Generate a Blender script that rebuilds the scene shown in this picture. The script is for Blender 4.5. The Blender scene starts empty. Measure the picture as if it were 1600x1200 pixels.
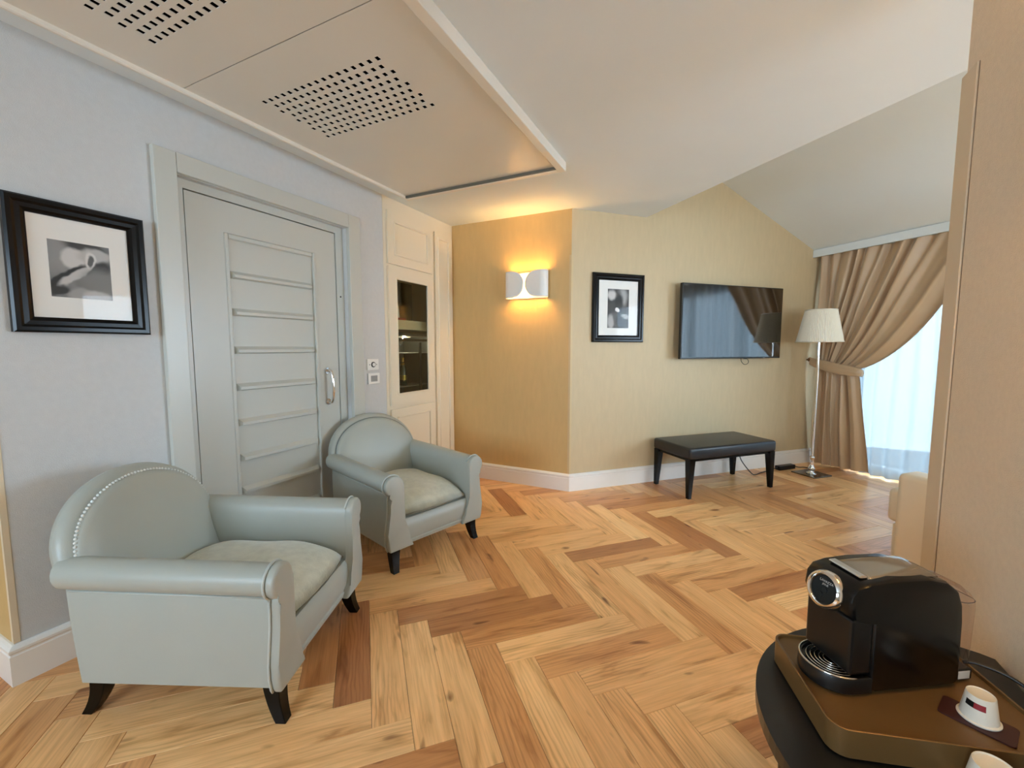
import bpy, bmesh, math, random
from mathutils import Vector, Matrix
from math import sin, cos, pi, radians as R

random.seed(7)
sc = bpy.context.scene
COL = sc.collection

# ---------------------------------------------------------------- camera
F_PX, YAW, PITCH, EYE = 663.4, R(25.8), R(4.92), 1.30
cam_d = bpy.data.cameras.new('camera')
cam = bpy.data.objects.new('camera', cam_d); COL.objects.link(cam)
cam.location = (0, 0, EYE); cam.rotation_euler = (pi/2 - PITCH, 0, YAW)
cam_d.sensor_fit = 'HORIZONTAL'; cam_d.sensor_width = 36.0
cam_d.lens = F_PX/1600*36.0; cam_d.clip_start = .02
sc.camera = cam

# ---------------------------------------------------------------- world, exposure
w = bpy.data.worlds.new('sky'); sc.world = w; w.use_nodes = True
bg = w.node_tree.nodes['Background']
bg.inputs[0].default_value = (.68, .86, 1.06, 1); bg.inputs[1].default_value = 8.0
vs = sc.view_settings
vs.view_transform = 'Standard'; vs.look = 'None'; vs.gamma = 1; vs.use_curve_mapping = False
vs.exposure = 1.45
sc.cycles.max_bounces = 10; sc.cycles.diffuse_bounces = 6; sc.cycles.transparent_max_bounces = 16
sc.cycles.caustics_reflective = False; sc.cycles.caustics_refractive = False

# ---------------------------------------------------------------- frames of reference
CX, CY = -1.167, 3.599                       # outer corner between the two gold walls (skirting foot)
H2 = 2**-.5
def B(s, t, z=0.0):                          # s along the angled wall, t out from it
    return Vector((CX + H2*(s+t), CY + H2*(s-t), z))
Z_CEIL = 2.49
def roof_z(s): return 2.90 - .4232*(s-1.645)

FW = Vector((-sin(YAW)*cos(PITCH), cos(YAW)*cos(PITCH), -sin(PITCH)))
RT = Vector((cos(YAW), sin(YAW), 0)); UP = RT.cross(FW)
def floor_at(x, y, z=0.0):                   # photo pixel -> point on a level plane
    v = FW*F_PX + RT*(x-800) - UP*(y-600)
    return Vector((0, 0, EYE)) + v*((z-EYE)/v.z)
def to_px(p):
    q = Vector(p) - Vector((0, 0, EYE)); d = q.dot(FW)
    return (800+F_PX*q.dot(RT)/d, 600-F_PX*q.dot(UP)/d, d)

def portal(name, corner, ux, uy, centre, sx, sy):
    ld = bpy.data.lights.new(name, 'AREA'); ld.shape = 'RECTANGLE'; ld.size = sx; ld.size_y = sy
    ld.cycles.is_portal = True
    o = bpy.data.objects.new(name, ld); COL.objects.link(o)
    ux, uy = Vector(ux).normalized(), Vector(uy).normalized(); uz = ux.cross(uy)
    o.matrix_world = Matrix(((ux.x, uy.x, uz.x, centre[0]), (ux.y, uy.y, uz.y, centre[1]), (ux.z, uy.z, uz.z, centre[2]), (0, 0, 0, 1)))
    return o
S_WIN = 3.16
WT0, WT1, WZ1 = .30, 4.35, 2.16              # big window in the window wall
p = B(S_WIN+.13, (WT0+WT1)/2, WZ1/2)
portal('window_daylight', None, B(0, 1)-B(0, 0), (0, 0, 1), p, WT1-WT0, WZ1)
RW = (-2.2, -.4, .95, 2.15)                    # added fill window behind the camera: x0,x1,z0,z1
portal('rear_window_daylight', None, (-1, 0, 0), (0, 0, 1), ((RW[0]+RW[1])/2, -2.93, (RW[2]+RW[3])/2), RW[1]-RW[0], RW[3]-RW[2])
ES0, ES1, EZ0, EZ1 = .3, 1.6, .95, 2.12      # added fill window in the far end wall of the wing, hidden by the right-hand wall
portal('wing_end_fill_daylight', None, B(1, 0)-B(0, 0), (0, 0, 1), B((ES0+ES1)/2, 4.75, (EZ0+EZ1)/2), ES1-ES0, EZ1-EZ0)
for o in COL.objects:
    if o.type == 'LIGHT' and o.name.startswith('wing'):
        if (o.matrix_world.to_3x3() @ Vector((0, 0, -1))).dot(B(0, 0)-B(0, 1)) < 0:
            o.matrix_world = o.matrix_world @ Matrix.Rotation(pi, 4, 'Y')
    if o.type == 'LIGHT' and o.name.startswith('window'):
        # the light faces -Z of its frame: into the room
        if (o.matrix_world.to_3x3() @ Vector((0, 0, -1))).dot(B(0, 0)-B(1, 0)) < 0:
            o.matrix_world = o.matrix_world @ Matrix.Rotation(pi, 4, 'Y')
    if o.type == 'LIGHT' and o.name.startswith('rear'):
        if (o.matrix_world.to_3x3() @ Vector((0, 0, -1))).y < 0:
            o.matrix_world = o.matrix_world @ Matrix.Rotation(pi, 4, 'Y')

# ================================================================= materials
def lin(c): return tuple(((v/255)/12.92 if v/255 <= .04045 else (((v/255)+.055)/1.055)**2.4) for v in c)
MATS = {}
def mat(name, rgb, rough=.5, metal=0.0, spec=.5, bump=0.0, bscale=200.0, var=0.0, vscale=3.0, sheen=0.0, coat=0.0, stretch=None, emis=None, estr=0):
    if name in MATS: return MATS[name]
    m = bpy.data.materials.new(name); m.use_nodes = True
    nt = m.node_tree; b = nt.nodes['Principled BSDF']
    c = (*lin(rgb), 1)
    b.inputs['Base Color'].default_value = c
    b.inputs['Roughness'].default_value = rough; b.inputs['Metallic'].default_value = metal
    b.inputs['Specular IOR Level'].default_value = spec
    b.inputs['Sheen Weight'].default_value = sheen; b.inputs['Coat Weight'].default_value = coat
    b.inputs['Coat Roughness'].default_value = .08
    if emis: b.inputs['Emission Color'].default_value = (*lin(emis), 1); b.inputs['Emission Strength'].default_value = estr
    if bump or var:
        tc = nt.nodes.new('ShaderNodeTexCoord'); mp = nt.nodes.new('ShaderNodeMapping')
        nt.links.new(tc.outputs['Object'], mp.inputs[0])
        if stretch: mp.inputs['Scale'].default_value = stretch
    if var:
        n = nt.nodes.new('ShaderNodeTexNoise'); n.inputs['Scale'].default_value = vscale; n.inputs['Detail'].default_value = 5
        nt.links.new(mp.outputs[0], n.inputs['Vector'])
        r = nt.nodes.new('ShaderNodeValToRGB')
        r.color_ramp.elements[0].position = .3; r.color_ramp.elements[1].position = .7
        r.color_ramp.elements[0].color = (*[v*(1-var) for v in c[:3]], 1); r.color_ramp.elements[1].color = (*[min(1, v*(1+var)) for v in c[:3]], 1)
        nt.links.new(n.outputs['Fac'], r.inputs[0]); nt.links.new(r.outputs[0], b.inputs['Base Color'])
    if bump:
        n2 = nt.nodes.new('ShaderNodeTexNoise'); n2.inputs['Scale'].default_value = bscale; n2.inputs['Detail'].default_value = 3
        nt.links.new(mp.outputs[0], n2.inputs['Vector'])
        bp = nt.nodes.new('ShaderNodeBump'); bp.inputs['Strength'].default_value = bump; bp.inputs['Distance'].default_value = .004
        nt.links.new(n2.outputs['Fac'], bp.inputs['Height']); nt.links.new(bp.outputs[0], b.inputs['Normal'])
    MATS[name] = m
    return m

def clear_mat(name, tint=(1, 1, 1), gloss=.08, rough=.02):
    if name in MATS: return MATS[name]
    m = bpy.data.materials.new(name); m.use_nodes = True; nt = m.node_tree
    nt.nodes.remove(nt.nodes['Principled BSDF']); out = nt.nodes['Material Output']
    tr = nt.nodes.new('ShaderNodeBsdfTransparent'); tr.inputs[0].default_value = (*tint, 1)
    gl = nt.nodes.new('ShaderNodeBsdfGlossy'); gl.inputs['Roughness'].default_value = rough
    lw = nt.nodes.new('ShaderNodeLayerWeight'); lw.inputs['Blend'].default_value = .5
    pw = nt.nodes.new('ShaderNodeMath'); pw.operation = 'POWER'; pw.inputs[1].default_value = 5
    mx = nt.nodes.new('ShaderNodeMixShader')
    ad = nt.nodes.new('ShaderNodeMath'); ad.operation = 'MULTIPLY_ADD'; ad.inputs[1].default_value = .9; ad.inputs[2].default_value = gloss
    ad.use_clamp = True
    nt.links.new(lw.outputs['Facing'], pw.inputs[0]); nt.links.new(pw.outputs[0], ad.inputs[0]); nt.links.new(ad.outputs[0], mx.inputs[0])
    nt.links.new(tr.outputs[0], mx.inputs[1]); nt.links.new(gl.outputs[0], mx.inputs[2]); nt.links.new(mx.outputs[0], out.inputs[0])
    MATS[name] = m; return m

M_WHITEWALL = mat('pale_grey_wallpaper', (203, 205, 205), .75, bump=.25, bscale=350, var=.02, vscale=40)
M_GOLDB = mat('gold_beige_wallpaper_deeper', (206, 173, 116), .5, bump=.18, bscale=300, var=.03, vscale=30, stretch=(1, 1, .25))  # gold toned deeper than M_GOLD, for the back and hall walls
M_GOLD = mat('gold_beige_wallpaper', (201, 180, 143), .55, bump=.18, bscale=300, var=.03, vscale=30, stretch=(1, 1, .25))
M_CREAMWALL = mat('cream_textured_wall', (224, 205, 181), .75, bump=.5, bscale=260, var=.03, vscale=60)
M_CEIL = mat('ceiling_paint', (226, 232, 233), .7, var=.01)
M_PANEL = mat('ceiling_panel_paint', (224, 219, 208), .3, var=.01)
M_TRIM = mat('white_gloss_trim', (238, 235, 229), .3)
M_RIM = mat('ceiling_rim_paint', (232, 226, 214), .3)
M_DOOR = mat('pale_grey_door_paint', (196, 197, 189), .32, bump=.03, bscale=60)
M_CAB = mat('cream_cabinet_paint', (228, 217, 194), .35)
M_DARKGAP = mat('dark_gap', (25, 23, 20), .8)
M_BLACKWOOD = mat('black_lacquer_wood', (5, 4, 4), .22, spec=.22)
M_CHROME = mat('polished_chrome', (225, 222, 218), .06, metal=1)
M_LEATHER = mat('pale_green_grey_leather', (172, 176, 168), .36, bump=.12, bscale=420, var=.015, vscale=6)
M_WELT = mat('leather_welt', (190, 197, 192), .4)
M_BLACKLEATHER = mat('black_leather', (30, 31, 34), .33, bump=.2, bscale=300)
M_CUSHION = mat('pale_damask_velvet', (200, 201, 184), .7, sheen=.5, bump=.3, bscale=120, var=.10, vscale=26)
M_CURTAIN = mat('taupe_satin', (194, 164, 129), .40, sheen=.3, bump=.05, bscale=500)
M_SHADE = mat('cream_pleated_shade', (238, 230, 212), .8)
M_SOFA = mat('cream_leather', (222, 206, 180), .5)
M_WHITE = mat('white_plastic', (236, 236, 232), .3)
M_GREYPL = mat('grey_plastic', (150, 150, 148), .4)
M_BLACKPL = mat('black_plastic', (14, 14, 14), .35)
M_BLACKGLOSS = mat('black_gloss_plastic', (6, 6, 6), .08, coat=.5)
M_TRAY = mat('bronze_brown_tray', (121, 91, 53), .38, metal=.35, bump=.06, bscale=600, var=.06, vscale=9)
M_TABLE = mat('black_satin_table', (24, 23, 22), .3)
M_PAPER = mat('white_paper_cup', (232, 226, 212), .75, bump=.15, bscale=500)
M_MAROON = mat('dark_maroon_card', (58, 22, 18), .45)
M_RED = mat('red_print', (150, 26, 34), .5)
M_BULB = mat('warm_bulb', (255, 220, 160), .5, emis=(255, 196, 110), estr=30)
M_SCONCE = mat('white_enamel_metal', (236, 234, 230), .3)
M_BRASS = mat('old_brass', (150, 100, 50), .3, metal=.9)
M_MAT = mat('white_mount_card', (240, 238, 232), .8)
M_GLASS = clear_mat('picture_glass', gloss=.008)
M_WINGLASS = clear_mat('window_glass', (.97, .99, .99))
M_SMOKE = clear_mat('smoked_glass', (.80, .82, .76), gloss=.05)
M_TANK = clear_mat('clear_tank_plastic', (.93, .90, .90), gloss=.06)
M_BOTTLE = mat('dark_green_bottle', (26, 34, 18), .1, coat=.4)
M_FOIL = mat('gold_foil', (176, 138, 60), .3, metal=.8)
M_FRIDGE = mat('fridge_grey', (60, 62, 58), .4)
M_SCREEN = mat('tv_screen_gloss', (2, 3, 4), .05, spec=1.0, coat=1.0); M_SCREEN.node_tree.nodes['Principled BSDF'].inputs['IOR'].default_value = 1.75; M_SCREEN.node_tree.nodes['Principled BSDF'].inputs['Coat IOR'].default_value = 1.6
M_COUNTER = mat('cabinet_inside', (120, 112, 80), .6)

def sheer_mat():
    m = bpy.data.materials.new('white_sheer_voile'); m.use_nodes = True; nt = m.node_tree
    nt.nodes.remove(nt.nodes['Principled BSDF']); out = nt.nodes['Material Output']
    tl = nt.nodes.new('ShaderNodeBsdfTranslucent'); tl.inputs[0].default_value = (.076, .098, .110, 1)
    df = nt.nodes.new('ShaderNodeBsdfDiffuse'); df.inputs[0].default_value = (.85, .87, .88, 1)
    tr = nt.nodes.new('ShaderNodeBsdfTransparent')
    a = nt.nodes.new('ShaderNodeMixShader'); a.inputs[0].default_value = .40
    c = nt.nodes.new('ShaderNodeMixShader'); c.inputs[0].default_value = .03
    nt.links.new(tl.outputs[0], a.inputs[1]); nt.links.new(df.outputs[0], a.inputs[2])
    nt.links.new(a.outputs[0], c.inputs[1]); nt.links.new(tr.outputs[0], c.inputs[2]); nt.links.new(c.outputs[0], out.inputs[0])
    return m
M_SHEER = sheer_mat()

def wood_mat():
    m = bpy.data.materials.new('oak_plank'); m.use_nodes = True; nt = m.node_tree; N = nt.nodes.new; L = nt.links.new
    b = nt.nodes['Principled BSDF']
    tc = N('ShaderNodeTexCoord'); oi = N('ShaderNodeObjectInfo')
    mul = N('ShaderNodeMath'); mul.operation = 'MULTIPLY'; mul.inputs[1].default_value = 37
    L(oi.outputs['Random'], mul.inputs[0])
    cmb = N('ShaderNodeCombineXYZ'); L(mul.outputs[0], cmb.inputs[0]); L(mul.outputs[0], cmb.inputs[1]); L(mul.outputs[0], cmb.inputs[2])
    add = N('ShaderNodeVectorMath'); add.operation = 'ADD'; L(tc.outputs['Object'], add.inputs[0]); L(cmb.outputs[0], add.inputs[1])
    def mapped(sx, sy):
        k = N('ShaderNodeMapping'); k.inputs['Scale'].default_value = (sx, sy, 1); L(add.outputs[0], k.inputs[0]); return k.outputs[0]
    def noise(v, scale, det, dist=0):
        n = N('ShaderNodeTexNoise'); n.inputs['Scale'].default_value = scale; n.inputs['Detail'].default_value = det
        n.inputs['Distortion'].default_value = dist; L(v, n.inputs['Vector']); return n.outputs['Fac']
    def ramp(f, stops):
        r = N('ShaderNodeValToRGB'); e = r.color_ramp.elements
        e[0].position, e[0].color = stops[0][0], (*stops[0][1], 1); e[1].position, e[1].color = stops[-1][0], (*stops[-1][1], 1)
        for p, c in stops[1:-1]:
            q = e.new(p); q.color = (*c, 1)
        L(f, r.inputs[0]); return r.outputs[0]
    def mix(a, c, f, mode='MULTIPLY'):
        x = N('ShaderNodeMix'); x.data_type = 'RGBA'; x.blend_type = mode
        if isinstance(f, float): x.inputs[0].default_value = f
        else: L(f, x.inputs[0])
        L(a, x.inputs[6]); L(c, x.inputs[7]); return x.outputs[2]
    sep = N('ShaderNodeSeparateColor'); L(oi.outputs['Color'], sep.inputs[0])
    base = ramp(sep.outputs[0], [(0, lin((168, 110, 68))), (.35, lin((213, 153, 98))), (.65, lin((240, 188, 128))), (1, lin((250, 210, 152)))])
    broad = ramp(noise(mapped(1.3, 9), 2.2, 4, .8), [(.28, (.66, .52, .40)), (.43, (.97, .93, .89)), (.62, (1.08, 1.08, 1.08))])
    streak = ramp(noise(mapped(3, 110), 1.6, 4), [(.35, (.84, .81, .78)), (.58, (1.04, 1.04, 1.04))])
    wv = N('ShaderNodeTexWave'); wv.wave_type = 'BANDS'; wv.bands_direction = 'Y'; wv.inputs['Scale'].default_value = 5.5
    wv.inputs['Distortion'].default_value = 15; wv.inputs['Detail'].default_value = 3; wv.inputs['Detail Scale'].default_value = .55
    L(mapped(.75, 3.6), wv.inputs['Vector'])
    cath = ramp(wv.outputs['Fac'], [(.0, (.78, .71, .63)), (.4, (1, 1, 1)), (.8, (1, 1, 1)), (1, (1.05, 1.04, 1.03))])
    knot = ramp(noise(mapped(3.5, 11), 1.5, 1.5, .3), [(.23, (.38, .26, .18)), (.31, (1, 1, 1))])
    gate = ramp(noise(mapped(1.1, 5), 1.0, 1), [(.45, (0, 0, 0)), (.60, (.8, .8, .8))])
    c = mix(base, broad, 1.0); c = mix(c, streak, .65); c = mix(c, cath, gate); c = mix(c, knot, 1.0)
    L(c, b.inputs['Base Color'])
    b.inputs['Roughness'].default_value = .30
    bp = N('ShaderNodeBump'); bp.inputs['Strength'].default_value = .08; bp.inputs['Distance'].default_value = .002
    L(streak, bp.inputs['Height']); L(bp.outputs[0], b.inputs['Normal'])
    return m
M_WOOD = wood_mat()

# ================================================================= mesh helpers
def obj(name, bm, m, parent=None, smooth=False, angle=None):
    bmesh.ops.recalc_face_normals(bm, faces=bm.faces)
    me = bpy.data.meshes.new(name); bm.to_mesh(me); bm.free()
    if smooth:
        for p in me.polygons: p.use_smooth = True
        if angle: me.set_sharp_from_angle(angle=R(angle))
    if m: me.materials.append(m)
    o = bpy.data.objects.new(name, me); COL.objects.link(o)
    if parent: o.parent = parent
    return o
def tag(o, label, cat=None, group=None, kind=None):
    o['label'] = label
    if cat: o['category'] = cat
    if group: o['group'] = group
    if kind: o['kind'] = kind
    return o
def thing(name, label, cat, loc=(0, 0, 0), rz=0, group=None, kind=None):
    o = bpy.data.objects.new(name, None); COL.objects.link(o)
    o.empty_display_size = .1; o.location = loc; o.rotation_euler = (0, 0, rz)
    tag(o, label, cat, group, kind); return o
def bx(bm, x0, x1, y0, y1, z0, z1, bev=0, seg=2):
    v = [bm.verts.new((x, y, z)) for x in (x0, x1) for y in (y0, y1) for z in (z0, z1)]
    fs = [(0, 1, 3, 2), (4, 6, 7, 5), (0, 4, 5, 1), (2, 3, 7, 6), (0, 2, 6, 4), (1, 5, 7, 3)]
    f = [bm.faces.new([v[i] for i in q]) for q in fs]
    if bev:
        es = {e for q in f for e in q.edges}
        bmesh.ops.bevel(bm, geom=list(es), offset=bev, segments=seg, affect='EDGES', profile=.5)
    return bm
def box(x0, x1, y0, y1, z0, z1, bev=0, seg=2):
    return bx(bmesh.new(), min(x0, x1), max(x0, x1), min(y0, y1), max(y0, y1), min(z0, z1), max(z0, z1), bev, seg)
def prism(bm, pts, vec, bev=0, seg=2):
    a = [bm.verts.new(p) for p in pts]; c = [bm.verts.new(Vector(p)+Vector(vec)) for p in pts]
    n = len(a); fs = [bm.faces.new(a), bm.faces.new(c[::-1])]
    for i in range(n): fs.append(bm.faces.new((a[i], c[i], c[(i+1) % n], a[(i+1) % n])))
    if bev:
        es = {e for q in fs[:2] for e in q.edges}
        bmesh.ops.bevel(bm, geom=list(es), offset=bev, segments=seg, affect='EDGES', profile=.5)
    return bm
def loft(bm, rings, cap=True, closed=True):
    V = [[bm.verts.new(p) for p in r] for r in rings]; n = len(rings[0])
    for a, c in zip(V, V[1:]):
        for i in range(n if closed else n-1):
            j = (i+1) % n; bm.faces.new((a[i], a[j], c[j], c[i]))
    if cap and closed: bm.faces.new(V[0][::-1]); bm.faces.new(V[-1])
    return bm
def lathe(bm, prof, seg=32, c=(0, 0, 0), cap=True):
    return loft(bm, [[(c[0]+r*cos(2*pi*i/seg), c[1]+r*sin(2*pi*i/seg), c[2]+z) for i in range(seg)] for r, z in prof], cap)
def tube(bm, pts, r, seg=8, closed=False):
    pts = [Vector(p) for p in pts]; n = len(pts); rings = []; prev = None
    for i, p in enumerate(pts):
        a = pts[(i-1) % n] if closed or i > 0 else p; c = pts[(i+1) % n] if closed or i < n-1 else p
        d = (c-a).normalized()
        if prev is None: u = d.orthogonal().normalized()
        else:
            u = prev - d*prev.dot(d)
            u = u.normalized() if u.length > 1e-6 else d.orthogonal().normalized()
        prev = u; v = d.cross(u)
        rr = r[i] if isinstance(r, (list, tuple)) else r
        rings.append([p+u*rr*cos(2*pi*k/seg)+v*rr*sin(2*pi*k/seg) for k in range(seg)])
    if closed:
        V = [[bm.verts.new(q) for q in ring] for ring in rings]
        for i in range(n):
            a, c = V[i], V[(i+1) % n]
            for k in range(seg): bm.faces.new((a[k], a[(k+1) % seg], c[(k+1) % seg], c[k]))
    else: loft(bm, rings)
    return bm
def spline(P, n=12):
    P = [Vector(p) for p in P]; out = []
    for i in range(len(P)-1):
        p0, p1, p2, p3 = P[max(i-1, 0)], P[i], P[i+1], P[min(i+2, len(P)-1)]
        for k in range(n):
            t = k/n
            out.append(.5*((2*p1)+(p2-p0)*t+(2*p0-5*p1+4*p2-p3)*t*t+(3*p1-p0-3*p2+p3)*t**3))
    out.append(P[-1]); return out
def quad_uv(name, c, m, parent=None):        # c: four corners bl, br, tr, tl
    me = bpy.data.meshes.new(name); me.from_pydata([tuple(p) for p in c], [], [(0, 1, 2, 3)])
    uv = me.uv_layers.new(name='UVMap')
    for i, q in enumerate(((0, 0), (1, 0), (1, 1), (0, 1))): uv.data[i].uv = q
    me.materials.append(m); o = bpy.data.objects.new(name, me); COL.objects.link(o)
    if parent: o.parent = parent
    return o
def bbox_B(bm, s0, s1, t0, t1, z0, z1, bev=0, seg=2):   # box aligned with the angled wall
    return prism(bm, [B(s0, t0, z0), B(s1, t0, z0), B(s1, t1, z0), B(s0, t1, z0)], (0, 0, z1-z0), bev, seg)

# ================================================================= setting
XL = -2.405                                   # left wall
YA = CY+.015                                  # back wall (sconce)
XR = .67                                      # wall by the coffee table
Y_LC = .557                                   # near corner of the left wall
def structure(name, bm, m, label): return tag(obj(name, bm, m), label, name.split('_')[0], kind='structure')

bm = box(-4.3, 6.6, -3.1, 7.0, -.15, -.008)
floor = structure('floor', bm, mat('floor_underlay', (70, 48, 32), .8), 'oak herringbone plank floor across the whole room')
# walls
bm = bmesh.new()
bx(bm, XL-.14, XL, Y_LC+.0015, 1.21, 0, Z_CEIL); bx(bm, XL-.14, XL, 2.27, 2.64, 0, Z_CEIL); bx(bm, XL-.14, XL, 1.21, 2.27, 2.14, Z_CEIL)
structure('wall_left', bm, M_WHITEWALL, 'pale grey papered wall with door and framed picture')
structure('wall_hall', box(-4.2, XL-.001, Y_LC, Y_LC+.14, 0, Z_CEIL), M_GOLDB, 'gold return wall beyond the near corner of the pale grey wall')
structure('wall_hall_end', box(-4.3, -4.2, -3.0, Y_LC+.1, 0, Z_CEIL), M_GOLD, 'end wall of the hall left of the camera')
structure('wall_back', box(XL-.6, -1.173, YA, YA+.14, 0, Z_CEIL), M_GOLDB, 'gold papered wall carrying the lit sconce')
s0 = .0062
poly = [(s0, 0), (S_WIN+.14, 0), (S_WIN+.14, roof_z(S_WIN+.14)), (.77, roof_z(.77)), (.77, Z_CEIL), (s0, Z_CEIL)]
bm = prism(bmesh.new(), [B(s, -.015, z) for s, z in poly], -(B(0, .14)-B(0, 0)))
structure('wall_angled', bm, M_GOLD, 'gold beige gable wall with television and small picture')
# window wall: pieces round the opening
bm = bmesh.new(); zt = roof_z(S_WIN)
bbox_B(bm, S_WIN, S_WIN+.14, -.015, WT0, 0, zt); bbox_B(bm, S_WIN, S_WIN+.14, WT1, 4.7, 0, zt)
bbox_B(bm, S_WIN, S_WIN+.14, WT0, WT1, WZ1, zt)
structure('wall_window', bm, M_CREAMWALL, 'window wall behind the taupe curtain')
bm = bmesh.new(); ev = B(0, .14)-B(0, 0)
prism(bm, [B(s, 4.6, z) for s, z in [(-1.9, 0), (ES0, 0), (ES0, Z_CEIL), (-1.9, Z_CEIL)]], ev)
prism(bm, [B(s, 4.6, z) for s, z in [(ES0, 0), (ES1, 0), (ES1, EZ0), (ES0, EZ0)]], ev)
prism(bm, [B(s, 4.6, z) for s, z in [(ES1, 0), (S_WIN+.1, 0), (S_WIN+.1, roof_z(S_WIN+.1)), (ES1, roof_z(ES1))]], ev)
prism(bm, [B(s, 4.6, z) for s, z in [(ES0, EZ1), (ES1, EZ1), (ES1, roof_z(ES1)), (.77, roof_z(.77)), (.77, Z_CEIL), (ES0, Z_CEIL)]], ev)
structure('wall_wing_end', bm, M_GOLD, 'far end wall of the window wing')
Y_RE = XR/.3532                               # end of the right-hand wall
structure('wall_right', box(XR, XR+.14, -2.95, Y_RE-.012, 0, Z_CEIL), M_CREAMWALL, 'cream textured wall behind the coffee machine')
bm = bmesh.new()
bx(bm, -4.3, RW[0], -3.0, -2.86, 0, Z_CEIL); bx(bm, RW[1], XR+.14, -3.0, -2.86, 0, Z_CEIL)
bx(bm, RW[0], RW[1], -3.0, -2.86, 0, RW[2]); bx(bm, RW[0], RW[1], -3.0, -2.86, RW[3], Z_CEIL)
structure('wall_rear', bm, M_WHITEWALL, 'rear wall with an added fill window behind the camera')
# ceilings
bm = prism(bmesh.new(), [(-4.3, -3.1, Z_CEIL), (6.6, -3.1, Z_CEIL), (CX+.77/H2-CX+CX+CY-4.3, 4.3, Z_CEIL), (-4.3, 4.3, Z_CEIL)], (0, 0, .06))
structure('ceiling', bm, M_CEIL, 'flat white ceiling ending in a diagonal edge')
bm = bbox_B(bmesh.new(), .77-.06, .77, -.1, 4.75, Z_CEIL+.03, roof_z(.77)+.05)
structure('ceiling_fascia', bm, M_CEIL, 'upright face above the diagonal ceiling edge')
bm = bmesh.new()
prism(bm, [B(a, t, roof_z(a)) for a, t in ((.6, -.15), (S_WIN+.2, -.15), (S_WIN+.2, 4.75), (.6, 4.75))], (0, 0, .08))
structure('ceiling_sloped', bm, M_CEIL, 'white sloping ceiling falling towards the window')
# skirting boards: profile (depth, z)
SK = [(0, 0), (.020, 0), (.020, .118), (.017, .122), (.017, .128), (.022, .133), (.022, .143), (.014, .152), (.006, .157), (0, .157)]
def skirting(name, a, c, nrm, label, ma=0, mc=0):   # ma, mc: mitre shear at the ends
    a, c, nrm = Vector(a), Vector(c), Vector(nrm).normalized(); d = (c-a).normalized()
    rings = [[p + nrm*q[0] + Vector((0, 0, q[1])) + d*(k*q[0]) for q in SK] for p, k in ((a, ma), (c, mc))]
    return structure(name, loft(bmesh.new(), rings), M_TRIM, label)
skirting('baseboard_left', (XL, Y_LC, 0), (XL, 1.116, 0), (1, 0, 0), 'white skirting board under the large framed picture', ma=-1)
skirting('baseboard_door', (XL, 2.374, 0), (XL, 2.64, 0), (1, 0, 0), 'white skirting board between door casing and cabinet')
skirting('baseboard_hall', (-4.2, Y_LC, 0), (XL, Y_LC, 0), (0, -1, 0), 'white skirting board round the near corner', mc=1)
k = math.tan(R(22.5))
skirting('baseboard_back', (XL, YA, 0), (-1.173, YA, 0), (0, -1, 0), 'white skirting board under the sconce', mc=k)
skirting('baseboard_angled', B(s0, -.015), B(S_WIN, -.015), B(0, 1)-B(0, 0), 'white skirting board under the television', ma=-k)
# corner guards
def guard(name, x, y, d1, d2, z0, z1, m, label):
    bm = bmesh.new(); d1, d2 = Vector(d1).normalized(), Vector(d2).normalized()
    p = Vector((x, y, 0)); out = -(d1+d2).normalized()*.0025
    for d in (d1, d2):
        e = p+out
        prism(bm, [e+Vector((0, 0, z0)), e+d*.018+Vector((0, 0, z0)), e+d*.018-out+Vector((0, 0, z0)), p-out*0+Vector((0, 0, z0))], (0, 0, z1-z0))
    return structure(name, bm, m, label)
guard('trim_corner_back', -1.173, YA, (-1, 0, 0), (1, 1, 0), .16, 2.10, mat('pale_brass_strip', (206, 182, 138), .45), 'slim pale corner strip between the gold walls')
guard('trim_corner_left', XL, Y_LC, (-1, 0, 0), (0, 1, 0), .16, 2.10, mat('cream_strip', (222, 206, 178), .4), 'slim cream corner strip on the near wall corner')
# jamb casing on the end of the right wall
bm = box(XR-.006, XR+.146, Y_RE-.085, Y_RE+.006, 0, 2.15, .002)
structure('trim_jamb', bm, mat('cream_jamb_paint', (212, 192, 164), .5), 'cream jamb casing on the wall end by the coffee machine')

structure('trim_jamb_groove', box(XR-.001, XR+.002, Y_RE-.0875, Y_RE-.0845, 0, 2.15), mat('brown_joint', (120, 92, 66), .7), 'thin brown joint line beside the cream jamb casing')
# ---- window
win = thing('window_1', 'wide glazed window behind the white sheers', 'window', kind='structure')
bm = bmesh.new()
for t0, t1, z0, z1 in ((WT0, WT1, 0.0, .09), (WT0, WT1, WZ1-.07, WZ1), (WT0, WT0+.07, .09, WZ1-.07), (WT1-.07, WT1, .09, WZ1-.07)):
    bbox_B(bm, S_WIN+.04, S_WIN+.10, t0, t1, z0, z1)
obj('window_frame', bm, M_TRIM, win)
nP = 4; wP = (WT1-WT0-.14)/nP
for i in range(nP):
    a = WT0+.07+i*wP
    if i: obj('mullion', bbox_B(bmesh.new(), S_WIN+.045, S_WIN+.095, a-.035, a+.035, .09, WZ1-.07), M_TRIM, win)
    obj('pane', bbox_B(bmesh.new(), S_WIN+.067, S_WIN+.073, a+(.035 if i else 0), a+wP-(.035 if i < nP-1 else 0), .09, WZ1-.07), M_WINGLASS, win)
win2 = thing('window_2', 'window in the rear wall behind the camera', 'window', kind='structure')  # unseen window added to bring fill daylight into the main room
bm = bmesh.new()
for x0, x1, z0, z1 in ((RW[0], RW[1], RW[2], RW[2]+.07), (RW[0], RW[1], RW[3]-.07, RW[3]), (RW[0], RW[0]+.07, RW[2]+.07, RW[3]-.07), (RW[1]-.07, RW[1], RW[2]+.07, RW[3]-.07)):
    bx(bm, x0, x1, -2.96, -2.9, z0, z1)
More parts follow.
